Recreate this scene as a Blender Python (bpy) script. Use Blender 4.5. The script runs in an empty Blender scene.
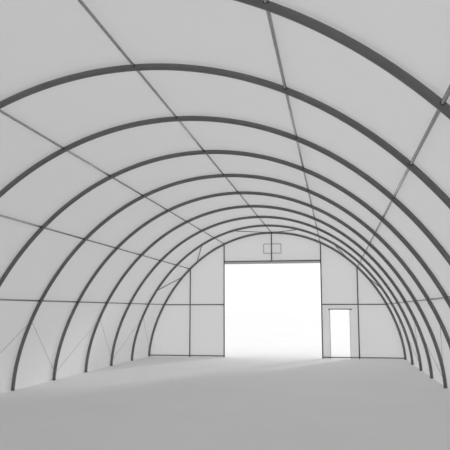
import bpy, bmesh, math
from mathutils import Vector, Matrix

S = bpy.context.scene
COL = S.collection
PI = math.pi

# ------------------------------------------------------------------ layout
EYE = 2.05                      # camera height, metres
Y0, STEP, N = 5.5616, 2.38596, 10
YE = Y0 + STEP * (N - 1)        # plane of the last arch / end wall
YB = -9.0                       # back end of the tunnel, behind the camera
COEF = [5.426059669475987, -0.24849257932140317, 0.13766111172610504,
        0.02286143040624802, -0.013296173347071706]

def rad(p):
    return sum(c * p ** (2 * k) for k, c in enumerate(COEF))

def prof(deg, off=0.0):
    """point of the arch profile; deg measured from the crown, + is right"""
    p = math.radians(deg)
    r = rad(p) + off
    return r * math.sin(p), r * math.cos(p)

def arch_top(x, off=0.0):
    lo, hi = 0.0, 90.0
    for _ in range(50):
        m = (lo + hi) / 2
        if prof(m, off)[0] < abs(x): lo = m
        else: hi = m
    return prof(lo, off)[1]

# --------------------------------------------------------------- materials
def mat(name):
    m = bpy.data.materials.new(name); m.use_nodes = True
    nt = m.node_tree; nt.nodes.clear()
    out = nt.nodes.new('ShaderNodeOutputMaterial')
    return m, nt, out

def noise_col(nt, a, b, scale, detail=3.0):
    tc = nt.nodes.new('ShaderNodeTexCoord')
    n = nt.nodes.new('ShaderNodeTexNoise'); n.inputs['Scale'].default_value = scale
    n.inputs['Detail'].default_value = detail
    r = nt.nodes.new('ShaderNodeValToRGB')
    r.color_ramp.elements[0].position = .3; r.color_ramp.elements[1].position = .7
    r.color_ramp.elements[0].color = (*a, 1); r.color_ramp.elements[1].color = (*b, 1)
    nt.links.new(tc.outputs['Object'], n.inputs['Vector'])
    nt.links.new(n.outputs['Fac'], r.inputs['Fac'])
    return r.outputs['Color']

def metal(name, v, metallic, rough, spread=.04):
    m, nt, out = mat(name)
    b = nt.nodes.new('ShaderNodeBsdfPrincipled')
    b.inputs['Metallic'].default_value = metallic
    b.inputs['Roughness'].default_value = rough
    c = noise_col(nt, (v * (1 - spread),) * 3, (v * (1 + spread),) * 3, 9.0)
    nt.links.new(c, b.inputs['Base Color'])
    nt.links.new(b.outputs[0], out.inputs['Surface'])
    return m

def fabric(name, refl, trans):
    m, nt, out = mat(name)
    d = nt.nodes.new('ShaderNodeBsdfDiffuse')
    t = nt.nodes.new('ShaderNodeBsdfTranslucent')
    a = nt.nodes.new('ShaderNodeAddShader')
    c = noise_col(nt, (refl * .99,) * 3, (refl * 1.01,) * 3, .8)
    nt.links.new(c, d.inputs['Color'])
    t.inputs['Color'].default_value = (trans, trans, trans, 1)
    nt.links.new(d.outputs[0], a.inputs[0]); nt.links.new(t.outputs[0], a.inputs[1])
    nt.links.new(a.outputs[0], out.inputs['Surface'])
    return m

def plain(name, v, rough=.9):
    m, nt, out = mat(name)
    b = nt.nodes.new('ShaderNodeBsdfPrincipled')
    b.inputs['Roughness'].default_value = rough
    b.inputs['Specular IOR Level'].default_value = .15
    c = noise_col(nt, (v * .985,) * 3, (v * 1.015,) * 3, .35, 2)
    nt.links.new(c, b.inputs['Base Color'])
    nt.links.new(b.outputs[0], out.inputs['Surface'])
    return m

M_ARCH = metal('arch_steel', .16, .0, .55)
M_CLAMP = metal('clamp_steel', .06, .0, .5)
M_TUBE = metal('galvanised_tube', .42, .95, .22)
M_FRAME = metal('end_frame_steel', .12, .0, .55)
M_TRIM = metal('grey_trim', .6, .0, .6)
M_VENT = metal('vent_frame_grey', .2, .0, .6)
M_CABLE = metal('cable_steel', .22, .3, .5)
M_COVER = fabric('white_cover_fabric', .50, .265)
M_GROUND = plain('pale_concrete', .81)

# ----------------------------------------------------------------- helpers
def link(name, bm, m, parent=None, smooth=False):
    bmesh.ops.recalc_face_normals(bm, faces=bm.faces)
    me = bpy.data.meshes.new(name); bm.to_mesh(me); bm.free()
    if smooth:
        for p in me.polygons: p.use_smooth = len(p.vertices) == 4
    me.materials.append(m)
    o = bpy.data.objects.new(name, me); COL.objects.link(o)
    if parent:
        o.parent = parent
        o.matrix_parent_inverse = Matrix.Identity(4)
    return o

def tag(o, label=None, cat=None, group=None, kind=None):
    for k, v in (('label', label), ('category', cat), ('group', group), ('kind', kind)):
        if v: o[k] = v
    return o

def empty(name, loc):
    o = bpy.data.objects.new(name, None); o.empty_display_size = .2
    o.location = loc; COL.objects.link(o)
    return o

def sweep(bm, pts, r, seg=12, up=Vector((0, 1, 0))):
    """tube along pts"""
    pts = [Vector(p) for p in pts]; rings = []
    for i, p in enumerate(pts):
        a = pts[max(i - 1, 0)]; b = pts[min(i + 1, len(pts) - 1)]
        t = (b - a).normalized()
        u = up if abs(t.dot(up)) < .95 else Vector((0, 0, 1))
        n = t.cross(u).normalized(); w = t.cross(n).normalized()
        rings.append([bm.verts.new(p + r * (math.cos(2 * PI * k / seg) * n + math.sin(2 * PI * k / seg) * w))
                      for k in range(seg)])
    for A, B in zip(rings, rings[1:]):
        for k in range(seg):
            bm.faces.new((A[k], A[(k + 1) % seg], B[(k + 1) % seg], B[k]))
    bm.faces.new(rings[0]); bm.faces.new(rings[-1])

def box(bm, x0, x1, y0, y1, z0, z1):
    vs = [bm.verts.new((x, y, z)) for x in (x0, x1) for y in (y0, y1) for z in (z0, z1)]
    for f in ((0, 1, 3, 2), (4, 6, 7, 5), (0, 4, 5, 1), (2, 3, 7, 6), (0, 2, 6, 4), (1, 5, 7, 3)):
        bm.faces.new([vs[i] for i in f])

# ----------------------------------------------------------------- setting
OFF = .056                       # the cover lies on the outside of the tubes
ZG = .004
P1 = 64.72                       # angle of the low purlins

def cover(name, a0, a1, n):
    bm = bmesh.new(); cols = []
    ys = [YB + (YE + .12 - YB) * j / 30 for j in range(31)]
    for i in range(n + 1):
        x, z = prof(a0 + (a1 - a0) * i / n, OFF)
        z = max(z, ZG)
        cols.append([bm.verts.new((x, y, z)) for y in ys])
    for A, B in zip(cols, cols[1:]):
        for j in range(len(ys) - 1):
            bm.faces.new((A[j], B[j], B[j + 1], A[j + 1]))
    o = link(name, bm, M_COVER, smooth=True)
    return tag(o, kind='structure')

cover('ceiling', -P1, P1, 90)
cover('wall_left', -90, -P1, 18)
cover('wall_right', P1, 90, 18)

D1 = (-2.10, 2.11, 4.12)         # big opening
D2 = (2.47, 3.29, 2.05)          # small doorway

def end_wall(name, y, holes):
    """fabric sheet filling the arch, as vertical strips"""
    bm = bmesh.new()
    W = prof(90, OFF)[0] - .002
    cuts = sorted(set([-W, W] + [v for h in holes for v in h[:2]] +
                      [W * math.sin(math.radians(a)) for a in range(-88, 90, 2)]))
    for a, b in zip(cuts, cuts[1:]):
        if b - a < 1e-5: continue
        m = (a + b) / 2; z0 = ZG
        for h in holes:
            if h[0] < m < h[1]: z0 = h[2]
        za = max(arch_top(a, OFF), z0); zb = max(arch_top(b, OFF), z0)
        vs = [bm.verts.new(p) for p in ((a, y, z0), (b, y, z0), (b, y, zb), (a, y, za))]
        bm.faces.new(vs)
    bmesh.ops.remove_doubles(bm, verts=bm.verts, dist=1e-4)
    return tag(link(name, bm, M_COVER), kind='structure')

YW = YE + .085
end_wall('wall_back', YW, [D1, D2])
end_wall('wall_front', YB, [])

bm = bmesh.new()
w = 5.56
vs = [bm.verts.new(p) for p in ((-w, YB, 0), (w, YB, 0), (w, YE + .12, 0), (-w, YE + .12, 0))]
bm.faces.new(vs)
tag(link('floor', bm, M_GROUND), kind='structure')
bm = bmesh.new()
B = 600
o_ = [bm.verts.new(p) for p in ((-B, -B, 0), (B, -B, 0), (B, B, 0), (-B, B, 0))]
i_ = [bm.verts.new(p) for p in ((-w, YB, 0), (w, YB, 0), (w, YE + .12, 0), (-w, YE + .12, 0))]
for k in range(4):
    bm.faces.new((o_[k], o_[(k + 1) % 4], i_[(k + 1) % 4], i_[k]))
tag(link('ground', bm, M_GROUND), kind='structure')

# ------------------------------------------------------------------ arches
R_ARCH, R_TUBE = .047, .021
PUR = [-64.72, -43.52, -23.03, 0, 23.03, 43.52, 64.72]

def apt(d):
    x, z = prof(d, -.014 * math.cos(math.radians(d)))
    return x, 0, z

def make_arch():
    root = empty('steel_arch', (0, 0, 0))
    bm = bmesh.new()
    pts = [(*apt(-90 + 180 * i / 120),) for i in range(121)]
    sweep(bm, pts, R_ARCH, 16)
    link('arch_tube', bm, M_ARCH, root, True)
    for a in PUR:
        x, z = prof(a)
        bm = bmesh.new()
        sweep(bm, [(x, -.053, z), (x, .053, z)], R_TUBE + .006, 12)
        c = link('clamp', bm, M_CLAMP, root, True)
    return root

def dup(root):
    r = root.copy(); COL.objects.link(r)
    for ch in root.children:
        c = ch.copy(); COL.objects.link(c); c.parent = r
    return r

ARCH_LABEL = [
    'nearest dark steel arch, the thick tube crossing the upper right corner',
    'second nearest dark steel arch, entering at the left edge and crossing the top middle',
    'third nearest dark steel arch, its left side leaving the frame below the second one',
    'fourth nearest dark steel arch, its left leg just cut off by the frame edge',
    'dark steel arch with the leftmost visible foot, fifth from the viewer',
    'dark steel arch with the second visible foot from the left, sixth from the viewer',
    'dark steel arch with the third visible foot from the left, seventh from the viewer',
    'dark steel arch with the fourth visible foot from the left, third from the end wall',
    'dark steel arch just in front of the end wall arch, second from the far end',
    'farthest dark steel arch, framing the fabric end wall',
]
arch0 = make_arch()
for k in range(N):
    a = arch0 if k == 0 else dup(arch0)
    a.location = (0, Y0 + STEP * k + (.025 if k == 0 else 0), 0)
    tag(a, ARCH_LABEL[k], 'arch', 'arches carrying the fabric tunnel')

# ----------------------------------------------------------------- purlins
PUR_LABEL = [
    'lowest long horizontal tube along the left side wall',
    'long thin tube along the upper left wall, second up from the floor on the left',
    'long thin tube along the left part of the roof, next below the crown tube',
    'long thin tube running along the crown to the middle of the end wall',
    'long thin tube along the right part of the roof, ending above the right door post',
    'long thin tube along the upper right side, ending above the small doorway',
    'lowest long horizontal tube along the right side wall',
]
for a, lab in zip(PUR, PUR_LABEL):
    x, z = prof(a)
    bm = bmesh.new()
    sweep(bm, [(x, YB + .1, z), (x, YE, z)], R_TUBE, 14)
    tag(link('purlin_tube', bm, M_TUBE, None, True), lab, 'tube', 'lengthwise tubes between the arches')

# ------------------------------------------------------- crossed wall cables
apex = {4: 'fifth', 6: 'seventh', 8: 'ninth'}
order = {3: 'fourth', 4: 'fifth', 5: 'sixth', 6: 'seventh', 7: 'eighth', 8: 'ninth', 9: 'farthest'}
for s, side in ((-1, 'left'), (1, 'right')):
    for k in (4, 6, 8):
        for dk in (-1, 1):
            xa, za = prof(s * 71.0, -R_ARCH * .4)
            xb, zb = prof(s * 87.6, -R_ARCH * .4)
            d = R_ARCH * .8
            bm = bmesh.new()
            sweep(bm, [(xa, Y0 + STEP * k + dk * d, za), (xb, Y0 + STEP * (k + dk) - dk * d, zb)], .0045, 6)
            tag(link('brace_cable', bm, M_CABLE, None, True),
                'thin cable, %s wall, from %s arch down to foot of %s arch' % (side, order[k], order[k + dk]),
                'cable', 'thin diagonal cables on the side walls')

# ------------------------------------------------- struts in the last bay
for s, side in ((-1, 'left'), (1, 'right')):
    for ai, aj, where in ((14.8, .6, 'beside the crown'), (29.0, 38.8, 'above the upper wall tube'),
                          (58.2, 48.8, 'below the upper wall tube')):
        xi, zi = prof(s * ai); xj, zj = prof(s * aj)
        p = Vector((xi, YE - STEP, zi)); q = Vector((xj, YE, zj)); t = (q - p).normalized()
        bm = bmesh.new()
        sweep(bm, [p + t * .04, q - t * .04], .017, 10)
        tag(link('diagonal_strut', bm, M_FRAME, None, True),
            'slim diagonal strut between the last two arches, %s, on the %s' % (where, side),
            'strut', 'diagonal struts of the last bay')

# ------------------------------------------------------- end wall framing
def post(x, z0, z1, label, r=.026):
    bm = bmesh.new()
    sweep(bm, [(x, YE, z0), (x, YE, z1)], r, 12)
    return tag(link('end_wall_post', bm, M_FRAME, None, True), label, 'post', 'upright posts of the end wall')

top = lambda x: arch_top(x) - R_ARCH * .8
post(-3.65, 0, top(3.65), 'slim dark post between the left arch side and the big opening')
post(-2.115, 0, top(2.115), 'slim dark post along the left edge of the big opening')
post(2.125, 0, top(2.125), 'slim dark post between the big opening and the small doorway')
post(3.65, 0, top(3.65), 'slim dark post just right of the small doorway')
post(0, 4.17, top(0), 'short dark post over the big opening, passing in front of the vent')

def rail(name, x0, x1, z, label, group, r=.022):
    bm = bmesh.new()
    sweep(bm, [(x0, YE + .05, z), (x1, YE + .05, z)], r, 12, Vector((0, 0, 1)))
    return tag(link(name, bm, M_FRAME, None, True), label, 'rail', group)

rail('end_wall_rail', -4.80, -2.13, 2.275, 'dark horizontal rail halfway up the end wall, left of the big opening', 'middle rails of the end wall')
rail('end_wall_rail', 2.14, 4.80, 2.275, 'dark horizontal rail above the small doorway, right of the big opening', 'middle rails of the end wall')
rail('bottom_rail', -5.46, -2.13, .055, 'dark floor rail at the foot of the end wall, left side', 'floor rails of the end wall')
rail('bottom_rail', 2.14, 5.46, .055, 'dark floor rail crossing the small doorway threshold, right side', 'floor rails of the end wall')

d1 = empty('door_1', (0, YE, 0)); tag(d1, kind='structure')
bm = bmesh.new(); box(bm, -2.09, 2.10, -.025, .03, 4.15, 4.19); link('header_beam', bm, M_FRAME, d1)
bm = bmesh.new(); box(bm, -2.09, 2.10, -.01, .09, 4.05, 4.149); link('header_trim', bm, M_TRIM, d1)

d2 = empty('door_2', (0, YE, 0)); tag(d2, kind='structure')
bm = bmesh.new(); box(bm, 2.39, 3.40, .06, .12, 2.05, 2.09); link('door_head', bm, M_VENT, d2)
bm = bmesh.new(); box(bm, 2.455, 2.475, .075, .115, .0, 2.05); link('door_jamb', bm, M_TRIM, d2)
bm = bmesh.new(); box(bm, 3.285, 3.305, .075, .115, .0, 2.05); link('door_jamb', bm, M_TRIM, d2)

bm = bmesh.new()
for b in ((-.39, .39, 0, .02), (-.39, .39, .41, .43), (-.39, -.37, .02, .41), (.37, .39, .02, .41)):
    box(bm, b[0], b[1], -.012, .012, b[2], b[3])
v = link('gable_vent', bm, M_VENT); v.location = (0.03, YE + .06, 4.505)
tag(v, 'small rectangular framed vent in the gable above the big opening', 'vent')

# ------------------------------------------------------------------- world
W = bpy.data.worlds.new('World'); S.world = W; W.use_nodes = True
bg = W.node_tree.nodes['Background']
bg.inputs['Color'].default_value = (1, 1, 1, 1)
bg.inputs['Strength'].default_value = 1.1

ld = bpy.data.lights.new('hazy_sun', 'SUN'); ld.energy = 1.1; ld.angle = math.radians(8)
lo = bpy.data.objects.new('hazy_sun', ld); COL.objects.link(lo)
ELEV, AZ = math.radians(15.5), math.radians(26)
to_sun = Vector((math.sin(AZ) * math.cos(ELEV), math.cos(AZ) * math.cos(ELEV), math.sin(ELEV)))
lo.rotation_euler = to_sun.to_track_quat('Z', 'Y').to_euler(); lo.location = (10, 60, 20)

# ------------------------------------------------------------------ camera
yaw, pitch, roll, f = -.1743, .1361, -.0005, 619.05
cy, sy = math.cos(yaw), math.sin(yaw)
F = Vector((sy * math.cos(pitch), cy * math.cos(pitch), math.sin(pitch)))
Rt = Vector((cy, -sy, 0)); U = Rt.cross(F)
R2 = math.cos(roll) * Rt + math.sin(roll) * U
U2 = -math.sin(roll) * Rt + math.cos(roll) * U
mw = Matrix((R2, U2, -F)).transposed().to_4x4(); mw.translation = Vector((2.6862, 0, EYE))
cd = bpy.data.cameras.new('camera'); cam = bpy.data.objects.new('camera', cd); COL.objects.link(cam)
cam.matrix_world = mw
cd.sensor_width = 36; cd.lens = f / 450 * 36; cd.clip_end = 2000
S.camera = cam

vs_ = S.view_settings
vs_.view_transform = 'Standard'; vs_.look = 'None'; vs_.gamma = 1; vs_.exposure = 0
vs_.use_curve_mapping = False
S.cycles.max_bounces = 16; S.cycles.diffuse_bounces = 12; S.cycles.transmission_bounces = 12
